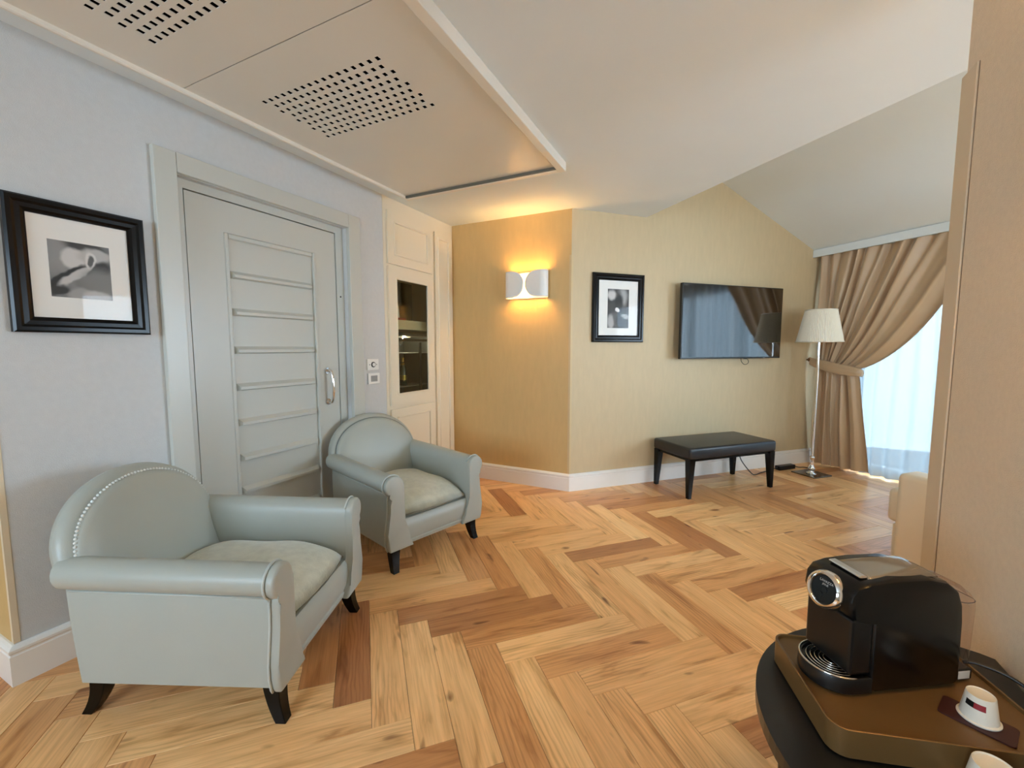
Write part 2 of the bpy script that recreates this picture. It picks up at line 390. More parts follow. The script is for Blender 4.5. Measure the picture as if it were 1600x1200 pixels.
obj('window_frame', bm, M_TRIM, win2)
obj('pane', box(RW[0]+.07, RW[1]-.07, -2.933, -2.927, RW[2]+.07, RW[3]-.07), M_WINGLASS, win2)

win3 = thing('window_3', 'window in the far end wall of the wing', 'window', kind='structure')  # unseen window added to throw frontal fill on the angled wall
bm = bmesh.new()
for a0, a1, z0, z1 in ((ES0, ES1, EZ0, EZ0+.07), (ES0, ES1, EZ1-.07, EZ1), (ES0, ES0+.07, EZ0+.07, EZ1-.07), (ES1-.07, ES1, EZ0+.07, EZ1-.07), ((ES0+ES1)/2-.04, (ES0+ES1)/2+.04, EZ0+.07, EZ1-.07)):
    bbox_B(bm, a0, a1, 4.63, 4.69, z0, z1)
obj('window_frame', bm, M_TRIM, win3)
obj('pane', bbox_B(bmesh.new(), ES0+.07, ES1-.07, 4.657, 4.663, EZ0+.07, EZ1-.07), M_WINGLASS, win3)

# ---- herringbone planks
PW, PL = .131, .655
plank_bm = bmesh.new(); g = .0006
bx(plank_bm, -PL/2+g, PL/2-g, -PW/2+g, PW/2-g, -.010, 0)
top_e = [e for e in plank_bm.edges if all(v.co.z > -.001 for v in e.verts)]
bmesh.ops.bevel(plank_bm, geom=top_e, offset=.0012, segments=1, affect='EDGES')
plank_me = bpy.data.meshes.new('plank'); bmesh.ops.recalc_face_normals(plank_bm, faces=plank_bm.faces); plank_bm.to_mesh(plank_me); plank_bm.free()
plank_me.materials.append(M_WOOD)
def inside(p):
    x, y = p.x, p.y; s = ((x-CX)+(y-CY))*H2; t = ((x-CX)-(y-CY))*H2
    if y < -3.0 or x < -4.2 or s > S_WIN+.3 or t > 4.7: return False
    if y > Y_LC+.1 and x < XL-.30: return False
    if y > CY+.1 and t < -.30: return False
    return True
spots = []
for i in range(-40, 60):
    for j in range(-16, 16):
        for vert in (0, 1):
            a = -1.73+PW*i+PL*j; c = 1.152+PW*i-PL*j
            if vert: s_, t_ = a-PW/2, c+PL/2
            else: s_, t_ = a+PL/2, c+PW/2
            p = B(s_, t_)
            if inside(p): spots.append((p, vert))
def view_size(p):
    X, Y, d = to_px(p)
    if d < .25 or X < -220 or X > 1820 or Y > 1500: return 0
    hid = .2 if (p.x > XR and p.y < 1.9) else 1
    return hid/(d*d*d)
spots.sort(key=lambda q: -view_size(q[0]))
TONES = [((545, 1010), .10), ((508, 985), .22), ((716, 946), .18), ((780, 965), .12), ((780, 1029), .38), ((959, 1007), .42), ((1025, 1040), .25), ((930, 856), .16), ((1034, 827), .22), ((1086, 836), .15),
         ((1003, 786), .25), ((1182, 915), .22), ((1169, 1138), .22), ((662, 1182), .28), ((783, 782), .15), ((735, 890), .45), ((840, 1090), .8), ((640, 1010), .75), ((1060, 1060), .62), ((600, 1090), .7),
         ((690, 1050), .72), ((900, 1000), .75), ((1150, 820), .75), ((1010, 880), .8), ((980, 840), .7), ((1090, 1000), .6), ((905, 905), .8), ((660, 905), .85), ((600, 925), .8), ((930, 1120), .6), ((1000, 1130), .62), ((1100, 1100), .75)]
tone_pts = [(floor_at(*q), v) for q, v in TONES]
def in_plank(p, q, vert):
    d = q-p; s_ = (d.x+d.y)*H2; t_ = (d.x-d.y)*H2
    if vert: s_, t_ = t_, s_
    return abs(s_) < PL/2 and abs(t_) < PW/2
rest = bmesh.new()
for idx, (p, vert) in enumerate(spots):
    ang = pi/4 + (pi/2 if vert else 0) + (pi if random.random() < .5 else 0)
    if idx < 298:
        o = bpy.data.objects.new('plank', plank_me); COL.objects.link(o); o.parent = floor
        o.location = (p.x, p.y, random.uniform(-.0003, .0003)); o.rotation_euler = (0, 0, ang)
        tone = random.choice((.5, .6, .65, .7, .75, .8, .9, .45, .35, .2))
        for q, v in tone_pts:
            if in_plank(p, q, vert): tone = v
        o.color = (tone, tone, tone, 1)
    else:
        tmp = rest.verts
        n0 = len(rest.verts); rest.from_mesh(plank_me); rest.verts.ensure_lookup_table()
        Mx = Matrix.Translation((p.x, p.y, 0)) @ Matrix.Rotation(ang, 4, 'Z')
        bmesh.ops.transform(rest, matrix=Mx, verts=rest.verts[n0:])
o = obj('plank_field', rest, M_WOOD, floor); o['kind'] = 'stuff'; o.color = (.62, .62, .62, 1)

# ================================================================= ceiling service panel
cp = thing('ceiling_service_panel', 'large framed ceiling panel with two grids of small slots', 'ceiling panel')
PX0, PX1, PYF, PYN = -2.19, -.975, 2.675, -.45
RZ = 2.432; PZ = 2.452
PITCHX, PITCHY, HW, HH = .0436, .0452, .0100, .0120
def perforated(y0, y1, gy0, name):
    bm = bmesh.new(); rows = [gy0+i*PITCHY for i in range(9)]
    def q(x0, x1, a, c, z=PZ): bm.faces.new([bm.verts.new(v) for v in ((x0, a, z), (x0, c, z), (x1, c, z), (x1, a, z))])
    X0, X1 = PX0, PX1; y = y0
    for i, ry in enumerate(rows):
        q(X0, X1, y, ry-HH); x = X0
        n = 17 if i % 2 == 0 else 16
        for k in range(n):
            hx = -1.968 + (k + (.5 if i % 2 else 0))*PITCHX
            q(x, hx-HW, ry-HH, ry+HH); x = hx+HW
            for (ax, ay), (cx, cy) in (((hx-HW, ry-HH), (hx+HW, ry-HH)), ((hx+HW, ry-HH), (hx+HW, ry+HH)), ((hx+HW, ry+HH), (hx-HW, ry+HH)), ((hx-HW, ry+HH), (hx-HW, ry-HH))):
                bm.faces.new([bm.verts.new(v) for v in ((ax, ay, PZ), (cx, cy, PZ), (cx, cy, PZ+.003), (ax, ay, PZ+.003))])
        q(x, X1, ry-HH, ry+HH); y = ry+HH
    q(X0, X1, y, y1)
    # edge thickness
    for (ax, ay), (cx, cy) in (((X0, y0), (X1, y0)), ((X1, y0), (X1, y1)), ((X1, y1), (X0, y1)), ((X0, y1), (X0, y0))):
        bm.faces.new([bm.verts.new(v) for v in ((ax, ay, PZ), (cx, cy, PZ), (cx, cy, PZ+.003), (ax, ay, PZ+.003))])
    bmesh.ops.remove_doubles(bm, verts=bm.verts, dist=1e-5)
    return obj(name, bm, M_PANEL, cp)
perforated(1.166, PYF-.012, 1.392, 'perforated_panel')
perforated(PYN, 1.162, .948-8*PITCHY, 'perforated_panel')
obj('backing', box(PX0, PX1, PYN, PYF-.02, PZ+.031, Z_CEIL-.001), mat('slot_shade_black', (2, 2, 2), .95, spec=0.0), cp)  # black plate added so the slots read as shaded
def rim(x0, x1, y0, y1, name='rim'): return obj(name, box(x0, x1, y0, y1, RZ, Z_CEIL, .004), M_RIM, cp)
obj('far_edge_strip', box(PX0, PX1, PYF-.012, PYF-.0005, RZ+.003, Z_CEIL-.002), mat('dark_grey_strip', (104, 100, 88), .5), cp)  # plain dark grey strip along the far rim's inner face
rim(PX1, PX1+.048, PYN, PYF+.045); rim(PX0, PX1, PYF, PYF+.04)
bm = bmesh.new()       # moulded rim along the wall side
prof = [(PX0, RZ+.004), (PX0-.006, RZ), (PX0-.02, RZ+.002), (PX0-.024, RZ+.012), (PX0-.045, RZ+.016), (PX0-.05, RZ+.03), (PX0-.05, Z_CEIL), (PX0, Z_CEIL)]
loft(bm, [[(x, y, z) for x, z in prof] for y in (PYN, PYF+.045)]); obj('rim', bm, M_RIM, cp)

# ================================================================= door in the left wall
door = thing('door_1', 'pale grey door with horizontal raised slats and chrome pull', 'door', kind='structure')
cz = XL+.03
for nm, a in (('casing', (1.115, 1.21, 0, 2.235)), ('casing', (2.27, 2.376, 0, 2.235)), ('casing', (1.211, 2.269, 2.142, 2.235))):
    obj(nm, box(XL, cz, a[0], a[1], a[2], a[3], .003), M_DOOR, door)
xf = XL-.035
bm = bmesh.new(); bx(bm, xf-.06, xf, 1.211, 1.262, 0, 2.14); bx(bm, xf-.06, xf, 2.205, 2.269, 0, 2.14); bx(bm, xf-.06, xf, 1.262, 2.205, 2.096, 2.14)
obj('door_frame', bm, M_DOOR, door)
obj('gap', box(xf-.075, xf-.06, 1.22, 2.26, 0, 2.13), M_DARKGAP, door)
xl = xf-.004
leaf = bmesh.new(); LY0, LY1, LZ1 = 1.268, 2.199, 2.090; PY0, PY1, PZ0_, PZ1_ = 1.452, 2.035, .12, 1.925
for a in ((LY0, PY0, .006, LZ1), (PY1, LY1, .006, LZ1), (PY0, PY1, .006, PZ0_), (PY0, PY1, PZ1_, LZ1)): bx(leaf, xl-.04, xl, *a)
bx(leaf, xl-.04, xl-.012, PY0, PY1, PZ0_, PZ1_)
lf = obj('door_leaf', leaf, M_DOOR, door)
bm = bmesh.new()       # moulding round the field
for a in ((PY0, PY0+.02, PZ0_, PZ1_), (PY1-.02, PY1, PZ0_, PZ1_)): bx(bm, xl-.012, xl+.006, *a, .004, 1)
bx(bm, xl-.012, xl+.002, PY0+.02, PY1-.02, PZ1_-.03, PZ1_, .006, 1)
obj('field_moulding', bm, M_DOOR, lf)
for z in (1.703, 1.498, 1.285, 1.074, .870, .667, .472, .27):
    pr = [(xl-.012, z-.021), (xl+.012, z-.014), (xl+.012, z+.002), (xl-.012, z+.021)]
    y0, y1 = PY0+.03, PY1-.03
    bm = loft(bmesh.new(), [[(x, y0+(.012 if x > xl-.01 else 0), zz) for x, zz in pr], [(x, y1-(.012 if x > xl-.01 else 0), zz) for x, zz in pr]])
    obj('slat', bm, M_DOOR, lf)
hy = 2.098
hd = obj('handle', tube(bmesh.new(), spline([(xl+.002, hy, 1.138), (xl+.035, hy, 1.14), (xl+.052, hy, 1.10), (xl+.058, hy, 1.03), (xl+.052, hy, .96), (xl+.035, hy, .92), (xl+.002, hy, .922)], 6), .0095, 12), M_CHROME, lf, True)
hd['label'] = 'curved chrome pull handle'
for z in (1.138, .922):
    bm = bmesh.new(); tube(bm, [(xl, hy, z), (xl+.008, hy, z)], .021, 20); obj('handle_rose', bm, M_CHROME, hd, True, 40)
obj('lock_pin', tube(bmesh.new(), [(xf, 2.235, 1.66), (xf+.002, 2.235, 1.66)], .006, 10), M_BLACKPL, door)

# ---- wall plates
t = thing('thermostat_plate', 'white plate with round dial beside the door, upper of two', 'wall plate', (XL, 2.49, 1.168))
obj('plate', box(0, .009, -.06, .06, -.042, .042, .003), M_WHITE, t)
obj('dial_ring', tube(bmesh.new(), [(.009, 0, 0), (.014, 0, 0)], .021, 24), M_BLACKPL, t)
obj('dial', tube(bmesh.new(), [(.010, 0, 0), (.018, 0, 0)], .014, 24), M_WHITE, t)
for yy in (-.036, .036): obj('screw', tube(bmesh.new(), [(.009, yy, 0), (.0105, yy, 0)], .005, 10), M_GREYPL, t)
t = thing('light_switch', 'white framed light switch with grey rockers, lower of two plates', 'light switch', (XL, 2.495, 1.06))
obj('plate', box(0, .011, -.06, .06, -.042, .042, .003), M_WHITE, t)
for y0, y1 in ((-.034, -.012), (-.010, .012), (.014, .034)): obj('rocker', box(.010, .013, y0, y1, -.023, .023, .001), M_GREYPL, t)

# ================================================================= built-in cabinet
cab = thing('built_in_cabinet', 'cream built-in cabinet with panelled doors and a glass minibar door', 'cabinet')
cx0 = XL-.50
bm = bmesh.new()
# face frame and carcass
CY0, CY1 = 2.642, YA-.001
for a in ((CY0, 2.695, 0, Z_CEIL-.001), (3.25, CY1, 0, Z_CEIL-.001), (2.695, 3.25, 2.365, Z_CEIL-.001), (2.695, 3.25, 0, .08), (2.695, 3.25, 1.93, 1.99), (2.695, 3.25, .775, .84)):
    bx(bm, XL-.02, XL, *a)
bx(bm, cx0, XL-.02, CY0, CY0+.018, 0, Z_CEIL-.001); bx(bm, cx0, XL-.02, CY1-.018, CY1, 0, Z_CEIL-.001); bx(bm, cx0-.02, cx0, CY0, CY1, 0, Z_CEIL-.001)
obj('carcass', bm, M_CAB, cab)
obj('interior_lining', box(cx0+.001, cx0+.006, CY0+.02, CY1-.02, .82, 1.95), M_COUNTER, cab)
def cab_door(y0, y1, z0, z1, inset, name='door', glass=False):
    bm = bmesh.new(); x0, x1 = XL, XL+.02; i = inset; gp = .003
    y0 += gp; y1 -= gp; z0 += gp; z1 -= gp
    for a in ((y0, y0+i, z0, z1), (y1-i, y1, z0, z1), (y0+i, y1-i, z0, z0+i), (y0+i, y1-i, z1-i, z1)): bx(bm, x0+.001, x1, *a, )
    d = obj(name, bm, M_CAB, cab)
    bm = bmesh.new(); a = (y0+i, y1-i, z0+i, z1-i); m_ = .014
    for q in ((a[0], a[0]+m_, a[2], a[3]), (a[1]-m_, a[1], a[2], a[3]), (a[0]+m_, a[1]-m_, a[2], a[2]+m_), (a[0]+m_, a[1]-m_, a[3]-m_, a[3])): bx(bm, x0+.006, x1+.005, *q, .003, 1)
    obj('moulding', bm, M_CAB, d)
    if glass: obj('glass_pane', box(x0+.008, x0+.012, a[0]+m_, a[1]-m_, a[2]+m_, a[3]-m_), M_SMOKE, d)
    else: obj('panel', box(x0+.001, x0+.011, a[0]+m_, a[1]-m_, a[2]+m_, a[3]-m_), M_CAB, d)
    return d
cab_door(2.672, 3.272, 1.968, 2.388, .072)
cab_door(2.672, 3.272, .818, 1.952, .082, glass=True)
cab_door(2.672, 3.272, .06, .792, .066)
cab_door(3.30, 3.575, .06, 2.368, .045, 'pilaster_panel')
obj('shelf', box(cx0+.006, XL-.05, CY0+.02, CY1-.02, 1.455, 1.535), M_CAB, cab)
obj('bottom_shelf', box(cx0+.006, XL-.022, CY0+.02, CY1-.02, .80, .825), M_CAB, cab)
# minibar
fx = XL-.09
fr = thing('minibar_fridge', 'dark minibar fridge behind the smoked cabinet glass', 'fridge', (fx, 3.10, .826))
bm = bmesh.new()
bx(bm, -.36, -.345, -.26, .29, 0, .60); bx(bm, -.345, 0, -.26, -.245, 0, .60); bx(bm, -.345, 0, .275, .29, 0, .60); bx(bm, -.345, 0, -.245, .275, 0, .02); bx(bm, -.345, 0, -.245, .275, .575, .60)
obj('body', bm, M_FRIDGE, fr)
for z in (.118, .42): obj('wire_shelf', box(-.34, -.03, -.24, .27, z, z+.006), M_GREYPL, fr)
obj('handle', box(0, .015, .07, .10, .06, .52, .003), M_BLACKPL, fr)
obj('control_strip', box(0, .008, -.25, .28, .53, .55), M_BLACKPL, fr)
for k in range(10): obj('rear_rib', box(-.345, -.338, -.2, .1, .05+.045*k, .07+.045*k), mat('fridge_rib', (90, 94, 80), .5), fr)
ld = bpy.data.lights.new('minibar_fill_light', 'POINT'); ld.energy = 1.2; ld.color = (1, .9, .7); ld.shadow_soft_size = .015  # added fill light, brightens the dark minibar interior
lo = bpy.data.objects.new('minibar_fill_light', ld); COL.objects.link(lo); lo.parent = fr; lo.location = (-.12, .02, .545)
obj('fill_light_lens', box(-.16, -.08, -.02, .06, .565, .5745), mat('fill_light_lens', (255, 245, 220), .5, emis=(255, 235, 200), estr=.25), fr)  # faintly glowing lens added to go with the fill light
def bottle(loc, label, sc_=1.0):
    b = thing('champagne_bottle', label, 'bottle', loc)
    obj('glass', lathe(bmesh.new(), [(r*sc_, z*sc_) for r, z in ((.002, 0), (.04, .002), (.044, .01), (.044, .15), (.036, .19), (.02, .22), (.016, .26))], 20), M_BOTTLE, b, True, 50)
    obj('foil', lathe(bmesh.new(), [(r*sc_, z*sc_) for r, z in ((.022, .215), (.0175, .24), (.0175, .285), (.012, .292))], 20), M_FOIL, b, True, 50)
    obj('paper_label', lathe(bmesh.new(), [(.0447*sc_, .06*sc_), (.0447*sc_, .11*sc_)], 20, cap=False), M_FOIL, b, True)
bottle((fx-.11, 3.075, .951), 'dark champagne bottle with gold foil neck inside the minibar', .88)
gl = lathe(bmesh.new(), [(.028, 0), (.028, .003), (.004, .006), (.004, .06), (.02, .075), (.03, .10), (.026, .145), (.024, .145), (.028, .10), (.018, .078)], 20, cap=False)
tag(obj('wine_glass', gl, clear_mat('drinking_glass', (.95, .97, 1), gloss=.14), None, True), 'small clear wine glass on the upper minibar shelf', 'glass').location = (fx-.10, 3.035, 1.2525)
t = thing('snack_box', 'white and red snack box on the shelf behind the cabinet glass', 'box', (fx-.10, 2.985, 1.536))
obj('tray', box(-.06, .06, -.05, .07, 0, .025, .003), M_RED, t); obj('carton', loft(bmesh.new(), [[(-.03, -.04, .0255), (.03, -.04, .0255), (.03, .02, .0255), (-.03, .02, .0255)], [(-.028, -.03, .13), (.028, -.03, .13), (.028, .01, .13), (-.028, .01, .13)], [(-.004, -.02, .17), (.004, -.02, .17), (.004, 0, .17), (-.004, 0, .17)]]), M_WHITE, t)

# ================================================================= pictures
def art_mat(name, base, layers):
    m = bpy.data.materials.new(name); m.use_nodes = True; nt = m.node_tree; N = nt.nodes.new; L = nt.links.new
    b = nt.nodes['Principled BSDF']; b.inputs['Roughness'].default_value = .6
    tc = N('ShaderNodeTexCoord'); nz = N('ShaderNodeTexNoise'); nz.inputs['Scale'].default_value = 3.2; nz.inputs['Detail'].default_value = 3
    L(tc.outputs['UV'], nz.inputs['Vector'])
    w_ = N('ShaderNodeVectorMath'); w_.operation = 'MULTIPLY_ADD'; L(nz.outputs['Color'], w_.inputs[0]); w_.inputs[1].default_value = (.16, .16, 0); L(tc.outputs['UV'], w_.inputs[2])
    sb = N('ShaderNodeVectorMath'); sb.operation = 'SUBTRACT'; L(w_.outputs[0], sb.inputs[0]); sb.inputs[1].default_value = (.08, .08, 0)
    r = N('ShaderNodeValToRGB'); r.color_ramp.elements[0].color = (*[base*.5]*3, 1); r.color_ramp.elements[1].color = (*[base*1.5]*3, 1); L(nz.outputs['Fac'], r.inputs[0])
    col = r.outputs[0]
    for (u, v, a, c, ang, val, soft) in layers:
        mp = N('ShaderNodeMapping'); mp.vector_type = 'TEXTURE'; mp.inputs['Location'].default_value = (u, v, 0); mp.inputs['Rotation'].default_value = (0, 0, R(ang)); mp.inputs['Scale'].default_value = (a, c, 1)
        L(sb.outputs[0], mp.inputs[0])
        ln = N('ShaderNodeVectorMath'); ln.operation = 'LENGTH'; L(mp.outputs[0], ln.inputs[0])
        mr = N('ShaderNodeMapRange'); mr.interpolation_type = 'SMOOTHSTEP'; mr.inputs['From Min'].default_value = 1+soft; mr.inputs['From Max'].default_value = 1-soft; L(ln.outputs['Value'], mr.inputs[0])
        x = N('ShaderNodeMix'); x.data_type = 'RGBA'; L(mr.outputs[0], x.inputs[0]); L(col, x.inputs[6]); x.inputs[7].default_value = (val, val*.97, val*.94, 1); col = x.outputs[2]
    L(col, b.inputs['Base Color']); return m
ART1 = art_mat('monochrome_print_a', .20, [(.2, .8, .45, .35, 0, .30, .5), (.6, .95, .35, .12, -8, .05, .4), (.38, .72, .20, .20, -20, .62, .2), (.75, .80, .28, .13, 0, .5, .3), (.78, .56, .24, .12, 10, .03, .3), (.28, .38, .42, .10, 36, .02, .2), (.42, .42, .36, .075, 36, .55, .25), (.66, .72, .09, .14, 0, .7, .2), (.66, .70, .05, .10, 0, .12, .3), (.80, .30, .3, .25, 0, .22, .5), (.45, .06, .2, .12, 0, .35, .3), (.75, .05, .22, .12, 0, .5, .3), (.12, .12, .16, .08, 20, .03, .3)])
ART2 = art_mat('monochrome_print_b', .05, [(.2, .85, .22, .12, 0, .6, .4), (.7, .8, .22, .22, 30, .4, .5), (.55, .6, .18, .35, 10, .02, .4), (.45, .47, .12, .065, 0, .85, .15), (.3, .2, .25, .2, 0, .12, .4), (.15, .15, .14, .18, 0, .45, .4), (.6, .18, .2, .22, 0, .02, .3), (.85, .3, .2, .05, -10, .35, .4)])
def picture(name, label, cat, org, ux, uy, un, w, h, fw, depth, pr, art):
    # org: bottom-left back corner; ux right, uy up, un out of the wall; pr: print rect (x0,x1,y0,y1)
    ux, uy, un = Vector(ux), Vector(uy), Vector(un); t = thing(name, label, cat, org)
    P = lambda a, c, d: ux*a+uy*c+un*d
    prof = [(0, 0), (0, depth*.75), (fw*.12, depth), (fw*.35, depth), (fw*.5, depth*.82), (fw*.75, depth*.80), (fw*.9, depth*.62), (fw, depth*.55), (fw, 0)]
    rings = []
    for cx_, cy_, sx, sy in ((0, 0, 1, 1), (w, 0, -1, 1), (w, h, -1, -1), (0, h, 1, -1)):
        rings.append([P(cx_+sx*a, cy_+sy*a, d) for a, d in prof])
    bm = bmesh.new(); V = [[bm.verts.new(q) for q in r] for r in rings]; n = len(prof)
    for i in range(4):
        a, c = V[i], V[(i+1) % 4]
        for k in range(n): bm.faces.new((a[k], c[k], c[(k+1) % n], a[(k+1) % n]))
    obj('frame', bm, M_BLACKWOOD, t)
    bm = prism(bmesh.new(), [P(fw*.9, fw*.9, depth*.2), P(w-fw*.9, fw*.9, depth*.2), P(w-fw*.9, h-fw*.9, depth*.2), P(fw*.9, h-fw*.9, depth*.2)], un*(depth*.15))
    obj('mount_board', bm, M_MAT, t)
    d = depth*.36
    quad_uv('print', [P(pr[0], pr[2], d), P(pr[1], pr[2], d), P(pr[1], pr[3], d), P(pr[0], pr[3], d)], art, t)
    bm = prism(bmesh.new(), [P(fw*.95, fw*.95, depth*.46), P(w-fw*.95, fw*.95, depth*.46), P(w-fw*.95, h-fw*.95, depth*.46), P(fw*.95, h-fw*.95, depth*.46)], un*.002)
    obj('glass_pane', bm, M_GLASS, t)
    return t
picture('framed_picture', 'black framed monochrome picture with wide white mount on the pale wall', 'picture', (XL+.001, .63, 1.359), (0, 1, 0), (0, 0, 1), (1, 0, 0), .43, .517, .060, .03,
        (.115, .305, .144, .369), ART1)
picture('framed_picture', 'small upright black framed picture left of the television', 'picture', B(.212, -.014, 1.348), B(1, 0)-B(0, 0), (0, 0, 1), B(0, 1)-B(0, 0), .535, .615, .062, .03,
        (.155, .378, .128, .478), ART2)

# ================================================================= wall sconces
def sconce(label, loc, rz, power):
    # local: x along the wall, y into the room (negative = towards room), z up; origin at centre on the wall
    t = thing('wall_sconce', label, 'wall lamp', loc, rz, 'curved white metal wall sconces')
    W_, H_, D_ = .405, .235, .105; rr = D_/2
    obj('back_plate', box(-.08, .08, -.012, 0, -.06, .06, .003), M_SCONCE, t)
    th = .003
    # one folded sheet: back strip, two half-round ends and two flaps with semicircular tips
    def path():
        pts = []; half = W_/2-rr; yb, yf = -.012, -.012-D_
        pts.append((-half, yb)); 
        for k in range(1, 12): a = pi/2+pi*k/12; pts.append((-half+rr*cos(a), yb-rr+rr*sin(a)))
        pts.append((-half, yf)); return pts, half, yf
    arc, half, yf = path()
    tip = .006                                   # gap half-width at mid height
    for sgn, nm in ((-1, 'flap'), (1, 'flap')):
        bm = bmesh.new(); nz = 18; rows = []
        for j in range(nz+1):
            z = -H_/2+H_*j/nz; q = 1-(2*z/H_)**2
            xt = -tip-.112*(1-math.sqrt(max(q, 0)))   # semicircular tip
            row = [(0, -.012, z)]+[(x, y, z) for x, y in arc]
            x0 = arc[-1][0]
            row += [(x0+(xt-x0)*k/8, yf, z) for k in range(1, 9)]
            rows.append([(x if sgn < 0 else -x, y, zz) for x, y, zz in row])
        V = [[bm.verts.new(p) for p in r] for r in rows]
        for a, c in zip(V, V[1:]):
            for k in range(len(a)-1): bm.faces.new((a[k], a[k+1], c[k+1], c[k]))
        o = obj(nm, bm, M_SCONCE, t, True, 50)
        so = o.modifiers.new('s', 'SOLIDIFY'); so.thickness = th; so.offset = 0
    for sx in (-.112, .112):
        bm = lathe(bmesh.new(), [(.004, -.045), (.012, -.042), (.019, -.02), (.021, 0), (.019, .02), (.012, .035), (.011, .05)], 16, (sx, -.06, 0))
        obj('bulb', bm, M_BULB, t, True)
        ld = bpy.data.lights.new('sconce_bulb_light', 'POINT'); ld.energy = power; ld.color = (1.0, .56, .17); ld.shadow_soft_size = .024
        lo = bpy.data.objects.new('sconce_bulb_light', ld); COL.objects.link(lo); lo.parent = t; lo.location = (sx, -.06, .005)
        for q in (o,): pass
    return t
sconce('lit white folded metal sconce on the gold back wall', (-1.57, YA, 1.862), 0, 15.0)
sconce('white folded metal sconce at the right edge on the cream wall', (XR, 1.03, 1.86), -pi/2, 9.0)

# ================================================================= television
tv = thing('television', 'wide black flat television mounted on the gold gable wall', 'television', B(1.745, 0, 1.19), pi/4)
# local: x along the wall, y into wall (+), room side = -y
TW, TH = 1.275, .715
obj('casing', box(-TW/2, TW/2, -.095, -.06, 0, TH, .004), M_BLACKPL, tv)
obj('screen', box(-TW/2+.008, TW/2-.008, -.0985, -.0945, .016, TH-.008), M_SCREEN, tv)
obj('rear_box', box(-.35, .35, -.06, -.035, .08, .5, .006), M_BLACKPL, tv)
obj('wall_bracket', box(-.22, .22, -.036, .014, .15, .45), M_BLACKPL, tv)
obj('status_light', box(.40, .43, -.096, -.0955, .004, .008), M_GREYPL, tv)
obj('cable', tube(bmesh.new(), spline([(.16, -.05, .03), (.17, -.045, -.03), (.22, -.045, -.065), (.265, -.045, -.045), (.25, -.045, -.01), (.19, -.045, .0), (.15, -.045, .03)], 8), .003, 6), M_BLACKPL, tv, True)

# ================================================================= bench
bn = thing('bench', 'black leather bench with tapered legs under the television', 'bench', B(1.36, .29), pi/4)
bl, bw = .99, .49
bm = bmesh.new(); bx(bm, -bl/2, bl/2, -bw/2, bw/2, .345, .445, .022, 4)
obj('seat', bm, M_BLACKLEATHER, bn, True, 60)
obj('seat_rail', box(-bl/2+.02, bl/2-.02, -bw/2+.02, bw/2-.02, .325, .346), M_BLACKWOOD, bn)
for sx in (-1, 1):
    for sy in (-1, 1):
        x1, y1 = sx*(bl/2-.038), sy*(bw/2-.038); x0, y0 = x1+sx*.014, y1+sy*.008
        bm = loft(bmesh.new(), [[(x0+a*.016, y0+c*.016, 0) for a, c in ((-1, -1), (1, -1), (1, 1), (-1, 1))], [(x1+a*.03, y1+c*.03, .346) for a, c in ((-1, -1), (1, -1), (1, 1), (-1, 1))]])
        obj('leg', bm, M_BLACKWOOD, bn)

# ================================================================= floor lamp
lp = thing('floor_lamp', 'chrome floor lamp with cream pleated shade beside the taupe curtain', 'floor lamp', (.911, 5.185, 0), pi/4)
obj('base', box(-.125, .125, -.125, .125, 0, .012, .003), mat('dark_mirror_metal', (120, 112, 105), .1, metal=1), lp)
obj('base_knop', lathe(bmesh.new(), [(.05, .012), (.045, .02), (.02, .03), (.028, .05), (.034, .065), (.022, .085), (.014, .11), (.022, .125), (.014, .14), (.019, .165), (.025, .18), (.014, .195)], 24), M_CHROME, lp, True)
obj('pole', lathe(bmesh.new(), [(.0125, .19), (.0125, 1.50)], 20), M_CHROME, lp, True, 40)
bm = bmesh.new(); n = 160; rings = []
for r0, z in ((.196, 1.355), (.132, 1.672)):
    rings.append([((r0+(.003 if i % 2 else -.003))*cos(2*pi*i/n), (r0+(.003 if i % 2 else -.003))*sin(2*pi*i/n), z) for i in range(n)])
loft(bm, rings, cap=False)
sh = obj('lamp_shade', bm, M_SHADE, lp)
for r0, z in ((.198, 1.357), (.134, 1.670)): obj('shade_band', tube(bmesh.new(), [(r0*cos(2*pi*i/48), r0*sin(2*pi*i/48), z) for i in range(48)], .005, 8, True), M_SHADE, sh, True)
obj('bulb', lathe(bmesh.new(), [(.01, 1.44), (.03, 1.48), (.03, 1.51), (.012, 1.54)], 16), M_WHITE, lp, True)
for a in range(3): obj('shade_spoke', tube(bmesh.new(), [(0, 0, 1.50), (.152*cos(a*2.094), .152*sin(a*2.094), 1.56)], .002, 6), M_CHROME, lp)

